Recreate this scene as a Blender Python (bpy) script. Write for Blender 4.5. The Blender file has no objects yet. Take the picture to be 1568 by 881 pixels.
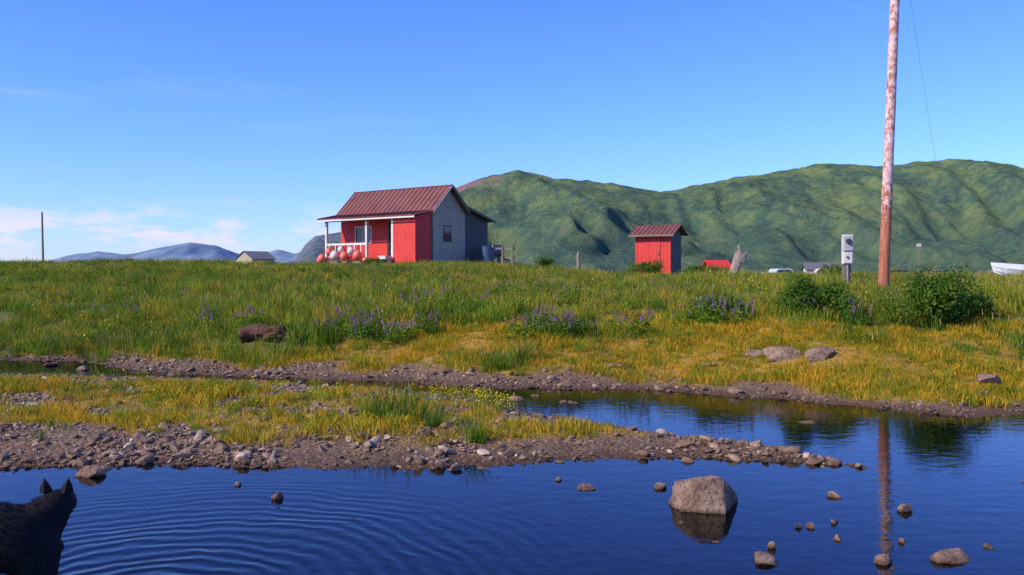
import bpy, math, random
import numpy as np
from mathutils import Vector, Matrix, Euler
random.seed(4)
S = bpy.context.scene
S.view_settings.view_transform='Standard'; S.view_settings.look='None'; S.view_settings.exposure=0

# ------------------------------------------------------------------ noise
def h2(ix,iy,seed):
    n=(ix.astype(np.int64)*374761393+iy.astype(np.int64)*668265263+seed*144269504)&0xffffffff
    n=((n^(n>>13))*1274126177)&0xffffffff
    n=n^(n>>16)
    return (n&0xffffff)/float(0xffffff)
def vn(x,y,seed=0):
    x=np.asarray(x,float); y=np.asarray(y,float)
    ix=np.floor(x); iy=np.floor(y); fx=x-ix; fy=y-iy
    fx=fx*fx*(3-2*fx); fy=fy*fy*(3-2*fy)
    a=h2(ix,iy,seed); b=h2(ix+1,iy,seed); c=h2(ix,iy+1,seed); d=h2(ix+1,iy+1,seed)
    return (a*(1-fx)+b*fx)*(1-fy)+(c*(1-fx)+d*fx)*fy
def fbm(x,y,seed=0,o=4):
    t=0;a=1;s=0
    for i in range(o):
        t=t+a*vn(x*2**i,y*2**i,seed+i*7); s+=a; a*=.5
    return t/s
def ss(a,b,x):
    t=np.clip((x-a)/(b-a),0,1); return t*t*(3-2*t)

# ------------------------------------------------------------------ shorelines (metres; camera stands at 0,0; water z=0)
L1=np.array([(-60,7.6),(-30,7.5),(-8,7.2),(-4.09,7.08),(-3.66,7.27),(-2.61,7.32),(-1.76,7.17),(-.98,7.22),(-.18,7.24),(.63,7.42),(1.18,7.42),(1.74,7.47),(2.26,7.37),(2.74,7.22),(2.88,7.15),(4,8.6),(60,60)])
L2=np.array([(-60,13),(-30,13),(-14,13.7),(-7.99,13.5),(-6.93,13.45),(-5.24,13.1),(-3.33,12.5),(-2.03,12.05),(-1.26,11.6),(-.71,11.2),(-.07,10.6),(.12,9.88),(.67,9.45),(1.11,9.05),(1.68,8.59),(2.21,8.2),(2.62,7.62),(2.88,7.15),(4,5.6),(60,-50)])
L3=np.array([(-60,17),(-30,16),(-14,16.5),(-9.09,15.85),(-7.47,15.5),(-6.3,14.4),(-5.37,13.7),(-3.39,13.2),(-1.7,12.75),(-.75,12.25),(-.03,12.0),(1.02,11.94),(1.87,11.75),(2.63,11.32),(3.38,11.03),(3.99,10.5),(4.55,10.0),(5.09,9.66),(5.73,9.92),(8,10.5),(14,9),(20,5),(60,-10)])
def fields(X,Y):
    wob=(fbm(X*1.3,Y*1.3,11,4)-.5)*.55+(fbm(X*5,Y*5,21,2)-.5)*.12
    y1=np.interp(X,L1[:,0],L1[:,1]); y2=np.interp(X,L2[:,0],L2[:,1]); y3=np.interp(X,L3[:,0],L3[:,1])
    s=np.minimum(Y-y1,y2-Y)+wob*.5
    b=Y-y3+wob*.6
    back=1.5-Y+wob
    return s,b,back,y1
BP=np.array([(0,0),(.5,.05),(1.5,.17),(3,.45),(5,.78),(8,1.03),(14,1.20),(200,1.25)])
def height(X,Y):
    X=np.asarray(X,float);Y=np.asarray(Y,float)
    s,b,back,y1=fields(X,Y)
    f=np.maximum(np.maximum(s,b),back)
    hs=.075*ss(0,1.4,s)+.025*ss(0,.2,s)
    hb=np.interp(b,BP[:,0],BP[:,1])
    hb=hb+ss(20,40,Y)*(-.02+.62*ss(7,-3,X))*np.where(Y>0,1,0)
    hb=hb+(fbm(X*.35,Y*.35,5,3)-.5)*.28*ss(1.5,6,b)
    hb=hb+(fbm(X*.11,Y*.11,55,2)-.5)*.45*ss(16,28,Y)*(1-ss(38,46,Y)*.6)
    hb=hb+(fbm(X*1.6,Y*1.6,6,3)-.5)*.12*ss(.6,3,b)
    hb=hb*(1-ss(50,95,Y))+.35*ss(50,95,Y)
    hk=.25*ss(0,3,back)
    h=np.maximum(np.maximum(np.where(s>0,hs,-9),np.where(b>0,hb,-9)),np.where(back>0,hk,-9))
    dep=-np.clip(-f*.13,0,.22)+(fbm(X*1.1,Y*1.1,8,3)-.5)*.14*ss(.2,1.2,-f)
    h=np.where(f>0,h,np.minimum(dep,-.004))
    h=h+(fbm(X*6,Y*6,33,3)-.5)*.03*(1-ss(3,8,b))
    return h
def hz(x,y): return float(height(np.array([x]),np.array([y]))[0])
def grassmask(X,Y):
    s,b,back,y1=fields(X,Y)
    n=fbm(X*1.2,Y*1.2,44,4)
    gb=ss(.45,1.25,b+(n-.5)*1.9)
    sp=ss(.65,1.6,(Y-y1)+(n-.5)*2.0)*ss(2.2,.3,X)*ss(.05,.4,s)
    gs=sp*ss(.34,.56,fbm(X*1.9,Y*1.9,71,4))
    return np.maximum(np.where(b>0,gb,0),np.where(s>0,gs,0)),b,s
def yellowmask(X,Y,b):
    n=fbm(X*.6,Y*.6,91,4)
    w=.9+3.4*ss(-4.5,1.0,X)-.8*ss(5,8,X)
    return ss(w+1.4,w-.8,b+(n-.5)*4.2)

# ------------------------------------------------------------------ material helpers
def mat(name):
    m=bpy.data.materials.new(name); m.use_nodes=True
    nt=m.node_tree; return m,nt,nt.nodes,nt.links,nt.nodes['Principled BSDF']
def N(nt,t,**k):
    n=nt.nodes.new(t)
    for a,v in k.items(): setattr(n,a,v)
    return n
def ramp(nt,fac,stops):
    r=nt.nodes.new('ShaderNodeValToRGB'); e=r.color_ramp.elements
    while len(e)<len(stops): e.new(.5)
    for i,(p,c) in enumerate(stops):
        e[i].position=p; e[i].color=(c[0],c[1],c[2],1)
    nt.links.new(fac,r.inputs[0]); return r.outputs[0]
def mixc(nt,f,a,b,mode='MIX'):
    m=nt.nodes.new('ShaderNodeMix'); m.data_type='RGBA'; m.blend_type=mode
    for sck,v in ((m.inputs[0],f),(m.inputs[6],a),(m.inputs[7],b)):
        if hasattr(v,'links'): nt.links.new(v,sck)
        elif isinstance(v,(int,float)): sck.default_value=v
        else: sck.default_value=(*v,1)
    return m.outputs[2]
def noise(nt,vec,scale,detail=4,rough=.55,dim=None):
    n=nt.nodes.new('ShaderNodeTexNoise'); n.inputs['Scale'].default_value=scale; n.inputs['Detail'].default_value=detail
    n.inputs['Roughness'].default_value=rough
    nt.links.new(vec,n.inputs['Vector']); return n.outputs[0]
def pos(nt): return nt.nodes.new('ShaderNodeNewGeometry').outputs['Position']
def objc(nt): return nt.nodes.new('ShaderNodeTexCoord').outputs['Object']
def mathn(nt,op,a,b=None,c=None):
    m=nt.nodes.new('ShaderNodeMath'); m.operation=op
    for i,v in enumerate((a,b,c)):
        if v is None: continue
        if hasattr(v,'links'): nt.links.new(v,m.inputs[i])
        else: m.inputs[i].default_value=v
    return m.outputs[0]
def maprange(nt,v,a,b,c,d,smooth=False):
    r=nt.nodes.new('ShaderNodeMapRange'); nt.links.new(v,r.inputs[0])
    if smooth: r.interpolation_type='SMOOTHSTEP'
    for i,x in enumerate((a,b,c,d)): r.inputs[i+1].default_value=x
    return r.outputs[0]
def bump(nt,h,st,dist,p):
    b=nt.nodes.new('ShaderNodeBump'); b.inputs['Strength'].default_value=st; b.inputs['Distance'].default_value=dist
    nt.links.new(h,b.inputs['Height']); nt.links.new(b.outputs[0],p.inputs['Normal']); return b
def scalev(nt,vec,s):
    m=nt.nodes.new('ShaderNodeMapping'); m.inputs['Scale'].default_value=s
    nt.links.new(vec,m.inputs['Vector']); return m.outputs[0]

def m_paint(name,c,c2,planks=None,rough=.75,scale=3,grime=.5):
    m,nt,n,l,p=mat(name); o=objc(nt)
    f=noise(nt,o,scale,6,.65)
    col=ramp(nt,f,[(.3,c2),(.55,c)])
    f2=noise(nt,scalev(nt,o,(6,6,.8)),2.5,5,.7)
    col=mixc(nt,mathn(nt,'MULTIPLY',ramp(nt,f2,[(.5,(0,0,0)),(.75,(1,1,1))]),grime),col,tuple(x*.45 for x in c))
    if planks:
        sp=nt.nodes.new('ShaderNodeSeparateXYZ'); l.new(o,sp.inputs[0])
        axis=mathn(nt,'ADD',sp.outputs[0],sp.outputs[1]) if planks[0]=='v' else sp.outputs[2]
        fr=mathn(nt,'FRACT',mathn(nt,'DIVIDE',axis,planks[1]))
        gr=mathn(nt,'LESS_THAN',fr,.09)
        col=mixc(nt,mathn(nt,'MULTIPLY',gr,.55),col,tuple(x*.2 for x in c))
        hh=mathn(nt,'SUBTRACT',mathn(nt,'MULTIPLY',f2,.3),gr)
        bump(nt,hh,.5,.01,p)
    else: bump(nt,f2,.3,.01,p)
    l.new(col,p.inputs['Base Color']); p.inputs['Roughness'].default_value=rough
    return m
def m_simple(name,c,rough=.6,metal=0,var=.25,scale=8):
    m,nt,n,l,p=mat(name); o=objc(nt)
    f=noise(nt,o,scale,5,.6)
    col=ramp(nt,f,[(.3,tuple(x*(1-var) for x in c)),(.7,tuple(min(1,x*(1+var)) for x in c))])
    l.new(col,p.inputs['Base Color']); p.inputs['Roughness'].default_value=rough; p.inputs['Metallic'].default_value=metal
    bump(nt,f,.2,.01,p)
    return m
def m_leaf(name,cols,sc=.35,trans=.35,rv=.35,dark=None):
    m,nt,n,l,p=mat(name); ps=pos(nt)
    f=noise(nt,ps,sc,4,.65)
    oi=nt.nodes.new('ShaderNodeObjectInfo')
    f=mathn(nt,'ADD',mathn(nt,'MULTIPLY',f,1-rv),mathn(nt,'MULTIPLY',oi.outputs['Random'],rv))
    f=mathn(nt,'MULTIPLY_ADD',f,2.0,-.5)
    k=len(cols)-1
    col=ramp(nt,f,[(i/k,c) for i,c in enumerate(cols)])
    if dark:
        col=mixc(nt,ramp(nt,noise(nt,ps,dark[0],4,.6),[(.48,(0,0,0)),(.64,(.7,.7,.7))]),col,dark[1])
    l.new(col,p.inputs['Base Color']); p.inputs['Roughness'].default_value=.6
    p.inputs['Specular IOR Level'].default_value=.12
    t=nt.nodes.new('ShaderNodeBsdfTranslucent'); l.new(col,t.inputs[0])
    mx=nt.nodes.new('ShaderNodeMixShader'); mx.inputs[0].default_value=trans
    l.new(p.outputs[0],mx.inputs[1]); l.new(t.outputs[0],mx.inputs[2])
    l.new(mx.outputs[0],nt.nodes['Material Output'].inputs[0])
    return m

# ------------------------------------------------------------------ mesh helpers
def link(o,parent=None):
    S.collection.objects.link(o)
    if parent: o.parent=parent
    return o
def mobj(name,v,f,mats,parent=None,loc=None,smooth=False,linkit=True,mi=None):
    me=bpy.data.meshes.new(name); me.from_pydata([tuple(map(float,a)) for a in v],[],[tuple(int(i) for i in a) for a in f]); me.update()
    for m in (mats if isinstance(mats,(list,tuple)) else [mats]): me.materials.append(m)
    if mi is not None: me.polygons.foreach_set('material_index',np.array(mi,dtype=np.int32))
    if smooth: me.polygons.foreach_set('use_smooth',[True]*len(me.polygons))
    o=bpy.data.objects.new(name,me)
    if loc: o.location=loc
    if linkit: link(o,parent)
    return o
def box(name,x0,x1,y0,y1,z0,z1,m,parent=None,bev=0):
    v=[(x,y,z) for x in (x0,x1) for y in (y0,y1) for z in (z0,z1)]
    f=[(0,1,3,2),(4,6,7,5),(0,4,5,1),(2,3,7,6),(0,2,6,4),(1,5,7,3)]
    o=mobj(name,v,f,m,parent)
    if bev:
        b=o.modifiers.new('b','BEVEL'); b.width=bev; b.segments=2
    return o
def prismx(name,prof,x0,x1,mats,parent=None,mi=None):
    n=len(prof); v=[(x0,y,z) for y,z in prof]+[(x1,y,z) for y,z in prof]
    f=[(i,(i+1)%n,(i+1)%n+n,i+n) for i in range(n)]+[tuple(range(n))[::-1],tuple(range(n,2*n))]
    return mobj(name,v,f,mats,parent,mi=mi)
def slab(name,p,q,x0,x1,t,m,parent,ribs=None,ribm=None):
    (y0,z0),(y1,z1)=p,q; d=math.hypot(y1-y0,z1-z0); ny,nz=-(z1-z0)/d,(y1-y0)/d
    if nz<0: ny,nz=-ny,-nz
    V=[];F=[]
    def add(xa,xb,o0,o1):
        b=len(V)
        for x in (xa,xb):
            for (y,z) in ((y0,z0),(y1,z1)):
                V.append((x,y+ny*o0,z+nz*o0)); V.append((x,y+ny*o1,z+nz*o1))
        for f in [(0,1,3,2),(4,6,7,5),(0,4,5,1),(2,3,7,6),(0,2,6,4),(1,5,7,3)]: F.append(tuple(i+b for i in f))
    add(x0,x1,0,t)
    if ribs:
        x=x0+.03
        while x<x1-.03:
            add(x,x+.035,t+.0005,t+.035); x+=ribs
    return mobj(name,V,F,m,parent)
def empty(name,loc,rz=0):
    o=bpy.data.objects.new(name,None); o.location=loc; o.rotation_euler=(0,0,rz); link(o); return o
def cyl(name,p0,p1,r0,r1,m,parent=None,n=12,segs=1,jit=0,linkit=True):
    p0=Vector(p0);p1=Vector(p1);ax=(p1-p0).normalized()
    u=ax.orthogonal().normalized(); w=ax.cross(u)
    V=[];F=[]
    for k in range(segs+1):
        t=k/segs;c=p0.lerp(p1,t);r=r0+(r1-r0)*t
        for i in range(n):
            a=2*math.pi*i/n; rr=r*(1+random.uniform(-jit,jit))
            V.append(c+u*math.cos(a)*rr+w*math.sin(a)*rr)
    for k in range(segs):
        for i in range(n):
            F.append((k*n+i,k*n+(i+1)%n,(k+1)*n+(i+1)%n,(k+1)*n+i))
    F.append(tuple(range(n))[::-1]); F.append(tuple(range(segs*n,segs*n+n)))
    return mobj(name,V,F,m,parent,smooth=False,linkit=linkit)
def ico(sub):
    import bmesh
    bm=bmesh.new(); bmesh.ops.create_icosphere(bm,subdivisions=sub,radius=1)
    v=np.array([x.co[:] for x in bm.verts]); f=[[q.index for q in x.verts] for x in bm.faces]; bm.free(); return v,f
ICO={k:ico(k) for k in (2,3,5,6)}
def rock(name,size,loc,m,seed,sub=5,cuts=14,rough=.05,rz=0,linkit=True,low=.55):
    rs=np.random.RandomState(seed); v,f=ICO[sub]; v=v.copy()
    for i in range(cuts):
        d=rs.normal(size=3); d/=np.linalg.norm(d); k=rs.uniform(low,.88)
        e=v@d; o=np.maximum(e-k,0); v-=np.outer(o,d)
    if rough:
        q=v*3+seed
        n=fbm(q[:,0]+q[:,2]*.7,q[:,1]-q[:,2]*.6,seed%97,4)-.5
        q=v*9+seed
        n+=(fbm(q[:,0]+q[:,2]*.7,q[:,1]-q[:,2]*.6,seed%91,3)-.5)*.35
        v*= (1+n*rough*2)[:,None]
    v=v*np.array(size)
    c,s_=math.cos(rz),math.sin(rz)
    x=v[:,0]*c-v[:,1]*s_; y=v[:,0]*s_+v[:,1]*c; v[:,0]=x; v[:,1]=y
    return mobj(name,v,f,m,None,loc,smooth=(sub<4),linkit=linkit)

# ------------------------------------------------------------------ scatter with geometry nodes
def scatter(name,P,R,Sc,variants):
    col=bpy.data.collections.new(name+'_kinds')
    for o in variants: col.objects.link(o)
    n=len(P); me=bpy.data.meshes.new(name); me.vertices.add(n)
    me.vertices.foreach_set('co',np.asarray(P,dtype=np.float32).ravel())
    a=me.attributes.new('rot','FLOAT_VECTOR','POINT'); a.data.foreach_set('vector',np.asarray(R,dtype=np.float32).ravel())
    Sc=np.asarray(Sc,dtype=np.float32)
    if Sc.ndim==1: Sc=np.stack([Sc]*3,1)
    a=me.attributes.new('scl','FLOAT_VECTOR','POINT'); a.data.foreach_set('vector',Sc.ravel())
    a=me.attributes.new('idx','INT','POINT'); a.data.foreach_set('value',np.random.RandomState(1).randint(0,len(variants),n).astype(np.int32))
    me.update()
    o=bpy.data.objects.new(name,me); link(o)
    ng=bpy.data.node_groups.new(name+'_gn','GeometryNodeTree')
    ng.interface.new_socket('Geometry',in_out='INPUT',socket_type='NodeSocketGeometry')
    ng.interface.new_socket('Geometry',in_out='OUTPUT',socket_type='NodeSocketGeometry')
    gi=ng.nodes.new('NodeGroupInput'); go=ng.nodes.new('NodeGroupOutput')
    ci=ng.nodes.new('GeometryNodeCollectionInfo'); ci.inputs['Collection'].default_value=col
    ci.inputs['Separate Children'].default_value=True; ci.inputs['Reset Children'].default_value=True
    ip=ng.nodes.new('GeometryNodeInstanceOnPoints'); ip.inputs['Pick Instance'].default_value=True
    def na(nm,t):
        x=ng.nodes.new('GeometryNodeInputNamedAttribute'); x.data_type=t; x.inputs['Name'].default_value=nm; return x.outputs[0]
    L=ng.links
    L.new(gi.outputs[0],ip.inputs['Points']); L.new(ci.outputs[0],ip.inputs['Instance'])
    L.new(na('idx','INT'),ip.inputs['Instance Index']); L.new(na('rot','FLOAT_VECTOR'),ip.inputs['Rotation'])
    L.new(na('scl','FLOAT_VECTOR'),ip.inputs['Scale']); L.new(ip.outputs[0],go.inputs[0])
    md=o.modifiers.new('scatter','NODES'); md.node_group=ng
    return o

# ------------------------------------------------------------------ ground
def axis(lo,hi,step,far,g=1.07,lfar=None):
    a=list(np.arange(lo,hi,step)); s=step; x=a[-1]
    while x<far: s=min(s*g,far); x+=s; a.append(x)
    s=step; x=a[0]; b=[]
    while x>lfar: s*=g; x-=s; b.append(x)
    return np.array(b[::-1]+a)
Xs=axis(-9.5,8,.055,6000,1.055,-6000); Ys=axis(3.5,17,.05,7000,1.03,-300)
GX,GY=np.meshgrid(Xs,Ys); GZ=height(GX,GY)
def gridmesh(name,X,Y,Z,m,smooth=True):
    ny,nx=X.shape
    me=bpy.data.meshes.new(name); me.vertices.add(nx*ny)
    me.vertices.foreach_set('co',np.stack([X,Y,Z],-1).astype(np.float32).ravel())
    i=np.arange((nx-1)*(ny-1)); r=i//(nx-1); c=i%(nx-1); b=r*nx+c
    q=np.stack([b,b+1,b+nx+1,b+nx],1).astype(np.int32)
    me.loops.add(q.size); me.loops.foreach_set('vertex_index',q.ravel())
    me.polygons.add(len(q)); me.polygons.foreach_set('loop_start',np.arange(0,q.size,4,dtype=np.int32))
    me.polygons.foreach_set('use_smooth',np.ones(len(q),dtype=bool)*smooth)
    me.update(calc_edges=True); me.materials.append(m)
    o=bpy.data.objects.new(name,me); link(o); return o
m,nt,n,l,p=mat('ground'); ps=pos(nt)
vo=N(nt,'ShaderNodeTexVoronoi'); vo.inputs['Scale'].default_value=28; l.new(ps,vo.inputs['Vector'])
sepc=nt.nodes.new('ShaderNodeSeparateColor'); l.new(vo.outputs['Color'],sepc.inputs[0])
grav=ramp(nt,sepc.outputs[0],[(0,(.09,.05,.025)),(.5,(.19,.115,.055)),(.9,(.29,.19,.11)),(1,(.38,.29,.2))])
dirt=ramp(nt,noise(nt,ps,2.2,6,.7),[(.3,(.09,.045,.016)),(.7,(.24,.13,.045))])
grav=mixc(nt,noise(nt,ps,6,4),grav,dirt)
turfg=ramp(nt,noise(nt,ps,.8,6,.7),[(.3,(.055,.075,.010)),(.55,(.11,.12,.018)),(.75,(.20,.16,.03))])
turfy=ramp(nt,noise(nt,ps,1.6,6,.7),[(.3,(.18,.125,.016)),(.5,(.37,.21,.025)),(.7,(.48,.26,.035))])
ay=N(nt,'ShaderNodeAttribute',attribute_name='yel'); ag=N(nt,'ShaderNodeAttribute',attribute_name='grs'); aw=N(nt,'ShaderNodeAttribute',attribute_name='wet')
turf=mixc(nt,ay.outputs['Fac'],turfg,turfy)
c=mixc(nt,ag.outputs['Fac'],grav,turf)
c=mixc(nt,aw.outputs['Fac'],c,(.48,.38,.25),'MULTIPLY')
l.new(c,p.inputs['Base Color']); p.inputs['Roughness'].default_value=.9
hh=mathn(nt,'ADD',mathn(nt,'MULTIPLY',vo.outputs['Distance'],-.6),noise(nt,ps,14,6,.7))
bump(nt,hh,.8,.04,p)
gro=gridmesh('ground',GX,GY,GZ,m)
gm,gb,gs=grassmask(GX,GY); gm=np.maximum(gm,ss(1.5,2.5,gb))
ye=yellowmask(GX,GY,gb); ye=np.where(gs>0,.9,ye)
wet=ss(.06,.0,GZ)
for nm,arr in (('grs',gm),('yel',ye),('wet',wet)):
    a=gro.data.attributes.new(nm,'FLOAT','POINT'); a.data.foreach_set('value',arr.astype(np.float32).ravel())

# ------------------------------------------------------------------ water
m,nt,n,l,p=mat('pool_water'); n.remove(p); ps=pos(nt)
RC=(-1.8,4.3,0)
vm=N(nt,'ShaderNodeVectorMath',operation='DISTANCE'); l.new(ps,vm.inputs[0]); vm.inputs[1].default_value=RC
wn=noise(nt,ps,1.3,3)
dist=mathn(nt,'ADD',vm.outputs['Value'],mathn(nt,'MULTIPLY',wn,.40))
wav=mathn(nt,'SINE',mathn(nt,'MULTIPLY',dist,2*math.pi/.13))
wav=mathn(nt,'MULTIPLY',wav,mathn(nt,'MULTIPLY',mathn(nt,'MULTIPLY',maprange(nt,vm.outputs['Value'],.3,2.9,1,0,True),.0038),noise(nt,ps,.9,2)))
fine=mathn(nt,'MULTIPLY',noise(nt,scalev(nt,ps,(1,1.6,1)),4.5,3,.5),.0026)
fin2=mathn(nt,'MULTIPLY',noise(nt,ps,22,2,.5),.0004)
hgt=mathn(nt,'ADD',mathn(nt,'ADD',wav,fine),fin2)
bp=nt.nodes.new('ShaderNodeBump'); bp.inputs['Strength'].default_value=1; bp.inputs['Distance'].default_value=1; l.new(hgt,bp.inputs['Height'])
gl=N(nt,'ShaderNodeBsdfGlossy'); gl.inputs['Roughness'].default_value=.02; l.new(bp.outputs[0],gl.inputs['Normal'])
tr=N(nt,'ShaderNodeBsdfTransparent'); tr.inputs[0].default_value=(.78,.76,.70,1)
fr=N(nt,'ShaderNodeFresnel'); fr.inputs[0].default_value=1.34; l.new(bp.outputs[0],fr.inputs['Normal'])
mx=nt.nodes.new('ShaderNodeMixShader'); l.new(fr.outputs[0],mx.inputs[0]); l.new(tr.outputs[0],mx.inputs[1]); l.new(gl.outputs[0],mx.inputs[2])
l.new(mx.outputs[0],n['Material Output'].inputs[0])
mobj('pool_water',[(-60,-1,0),(60,-1,0),(60,22,0),(-60,22,0)],[(0,1,2,3)],m)

# ------------------------------------------------------------------ pebbles
m,nt,n,l,p=mat('pebble_stone'); o=pos(nt); oi=nt.nodes.new('ShaderNodeObjectInfo')
c=ramp(nt,oi.outputs['Random'],[(0,(.10,.052,.028)),(.35,(.19,.115,.065)),(.6,(.26,.17,.105)),(.85,(.35,.25,.165)),(1,(.62,.48,.34))])
c=mixc(nt,mathn(nt,'MULTIPLY',noise(nt,o,40,4),.6),c,(.16,.09,.045))
c=mixc(nt,ramp(nt,noise(nt,o,1.1,4),[(.45,(0,0,0)),(.62,(.6,.6,.6))]),c,(.15,.078,.03))
sx=nt.nodes.new('ShaderNodeSeparateXYZ'); l.new(o,sx.inputs[0])
c=mixc(nt,maprange(nt,sx.outputs[2],-.0,.04,1,0),c,(.5,.40,.29),'MULTIPLY')
l.new(c,p.inputs['Base Color']); p.inputs['Roughness'].default_value=.65; bump(nt,noise(nt,o,90,4),.3,.005,p)
MPEB=m
rs=np.random.RandomState(3)
def gp(n,x0,x1,y0,y1): return rs.uniform(x0,x1,n),rs.uniform(y0,y1,n)
X,Y=gp(200000,-11,9,6.3,17)
gmk,b,s=grassmask(X,Y)
edge=np.maximum(s,b)
ybz=(edge>-.12)&((b<1.5+.8*vn(X,Y,3))|(s>0))
prob=np.where(s>0,.95*(1-.80*gmk),(.85-.45*ss(-2,1,X))*(1-.97*gmk)*ss(1.7,.3,b))*np.where(edge<0,.35,1)*(.15+.85*ss(.38,.6,fbm(X*1.7,Y*1.7,15,3)))
k=ybz&(rs.rand(len(X))<prob)&(np.abs(X)<.68*Y+1)
X=X[k];Y=Y[k]; sc=np.clip(.0115*np.exp(rs.normal(0,.65,len(X))),.005,.065)
Z=height(X,Y)+sc*.25
peb=[rock('pebble_kind_%d'%i,(1,rs.uniform(.5,.9),rs.uniform(.3,.6)),(0,0,0),MPEB,100+i,sub=2,cuts=9,rough=0,linkit=False,low=.42) for i in range(10)]
for q in peb: q.data.polygons.foreach_set('use_smooth',[False]*len(q.data.polygons))
R=np.stack([rs.normal(0,.3,len(X)),rs.normal(0,.3,len(X)),rs.uniform(0,6.28,len(X))],1)
scatter('shore_pebbles',np.stack([X,Y,Z],1),R,sc*1.3,peb)
X,Y=gp(12000,-6,9,3.5,11.8); h=height(X,Y); k=(h<-.02)&(np.abs(X)<.68*Y+1); X=X[k];Y=Y[k];h=h[k]
sc=np.clip(.026*np.exp(rs.normal(0,.55,len(X))),.01,.1); sc=np.minimum(sc,np.maximum(-h*1.1,.012))
R=np.stack([rs.normal(0,.2,len(X)),rs.normal(0,.2,len(X)),rs.uniform(0,6.28,len(X))],1)
scatter('pool_bed_stones',np.stack([X,Y,h+sc*.15],1),R,sc,[q.copy() for q in peb])

# ------------------------------------------------------------------ grass
def clump(name,nb,R,H,W,lean,m,seed,up=.45,heads=None):
    r=np.random.RandomState(seed); V=[];F=[];MI=[]
    for i in range(nb):
        a=r.uniform(0,6.283); rr=R*math.sqrt(r.rand()); bx,by=rr*math.cos(a),rr*math.sin(a)
        hh=H*r.uniform(up,1); th=a+r.normal(0,1.0); ln=lean*hh*r.uniform(.2,1.2)
        dx,dy=math.cos(th),math.sin(th); wa=r.uniform(0,6.283); wx,wy=math.cos(wa),math.sin(wa); w=W*r.uniform(.6,1.2)
        b0=len(V)
        for (t,k,ww) in ((-.05,0,1),(.5,.25,.85),(.82,.62,.5)):
            for sg in (-1,1): V.append((bx+dx*ln*k+wx*w*ww*sg*.5,by+dy*ln*k+wy*w*ww*sg*.5,hh*t))
        V.append((bx+dx*ln,by+dy*ln,hh*(1-.25*lean)))
        F+= [(b0,b0+1,b0+3,b0+2),(b0+2,b0+3,b0+5,b0+4),(b0+4,b0+5,b0+6)]; MI+=[0]*3
        if heads is not None and r.rand()<heads:
            tx,ty,tz=V[-1]
            for q in range(3):
                aa=r.uniform(0,6.28); cx,cy=math.cos(aa)*.006,math.sin(aa)*.006; b0=len(V)
                V+= [(tx-cx,ty-cy,tz-.02),(tx+cx,ty+cy,tz-.02),(tx+cx*.4,ty+cy*.4,tz+.07),(tx-cx*.4,ty-cy*.4,tz+.07)]
                F.append((b0,b0+1,b0+2,b0+3)); MI.append(1)
    return mobj(name,V,F,m,linkit=False,mi=MI)
MG=m_leaf('grass_green',[(.085,.16,.008),(.18,.27,.014),(.33,.36,.022),(.50,.42,.035)],.45,.38,.45,(.22,(.085,.155,.010)))
MG2=m_leaf('grass_lush',[(.04,.11,.008),(.10,.20,.014),(.19,.31,.022)],.6,.38,.45)
MY=m_leaf('grass_yellow',[(.27,.22,.012),(.45,.31,.018),(.62,.39,.025),(.66,.34,.03)],.9,.35,.4)
MH=m_simple('seed_head',(.42,.27,.11),.8)
def mk(X,Y,keep): 
    X=X[keep];Y=Y[keep]; return X,Y,height(X,Y)
def rot(n,t=.12): return np.stack([rs.normal(0,t,n),rs.normal(0,t,n),rs.uniform(0,6.28,n)],1)
CLEAR=[(3.92,12.75,.42),(4.4,12.35,.36),(-4.4,15.75,.55),(6.1,11.1,.4)]
def infoot(X,Y,ox,oy,th,x0,x1,y0,y1):
    c,s_=math.cos(th),math.sin(th); dx,dy=X-ox,Y-oy
    lx=dx*c-dy*s_; ly=dx*s_+dy*c
    return (lx>x0)&(lx<x1)&(ly>y0)&(ly<y1)
PX=[];PY=[]
for (y0,y1,dn) in ((11,20,24),(20,34,14),(34,62,6)):
    A=(y1-y0)*(1.5*y1+8); nn=int(A*dn); Y=rs.uniform(y0,y1,nn); X=rs.uniform(-.75*y1-4,.75*y1+4,nn)
    k=np.abs(X)<.75*Y+4; PX.append(X[k]);PY.append(Y[k])
X=np.concatenate(PX);Y=np.concatenate(PY)
gmk,b,s=grassmask(X,Y); ym=yellowmask(X,Y,b)
k=(b>.5)&(gmk>.4)&(rs.rand(len(X))<(1-ym*.96))&(rs.rand(len(X))<.55+.45*ss(.35,.55,fbm(X*1.1,Y*1.1,131,3)))
for (a_,b_,r_) in CLEAR: k&=((X-a_)**2+((Y-b_)/1.6)**2)>r_**2
k&=~infoot(X,Y,-4.58,42,math.radians(38),-6.8,.2,-.3,5.6)
k&=~infoot(X,Y,8.05,45,math.radians(32),-2.1,.1,-.1,1.6)
bb=b[k]
X,Y,Z=mk(X,Y,k)
hv=.05+1.35*fbm(X*.55,Y*.55,61,4)**1.1+.25*ss(2,-7,X)*ss(20,15,Y)
hv*=np.where(Y>33,.68,1)*(.55+.45*ss(1.5,4,bb+2*ss(1,-5,X)))
tall=[clump('tall_grass_kind_%d'%i,46,.2,.40,.011,.5,[MG,MH],200+i,heads=.08,up=.3) for i in range(5)]+[clump('tall_grass_kind_l%d'%i,50,.19,.36,.013,.6,[MG2,MH],220+i,heads=.0,up=.35) for i in range(2)]
tall+=[clump('tall_grass_kind_y%d'%i,38,.2,.32,.010,.6,[MY,MH],228+i,heads=.08,up=.3) for i in range(2)]
w=np.where(Y>30,1.35,1.0)*rs.uniform(.8,1.25,len(X))
scatter('meadow_grass',np.stack([X,Y,Z],1),rot(len(X)),np.stack([w,w,hv*rs.uniform(.6,1.45,len(X))],1),tall)
X,Y=gp(110000,-12,12,7,21); gmk,b,s=grassmask(X,Y); ym=yellowmask(X,Y,b)
y2=np.interp(X,L2[:,0],L2[:,1])
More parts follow.
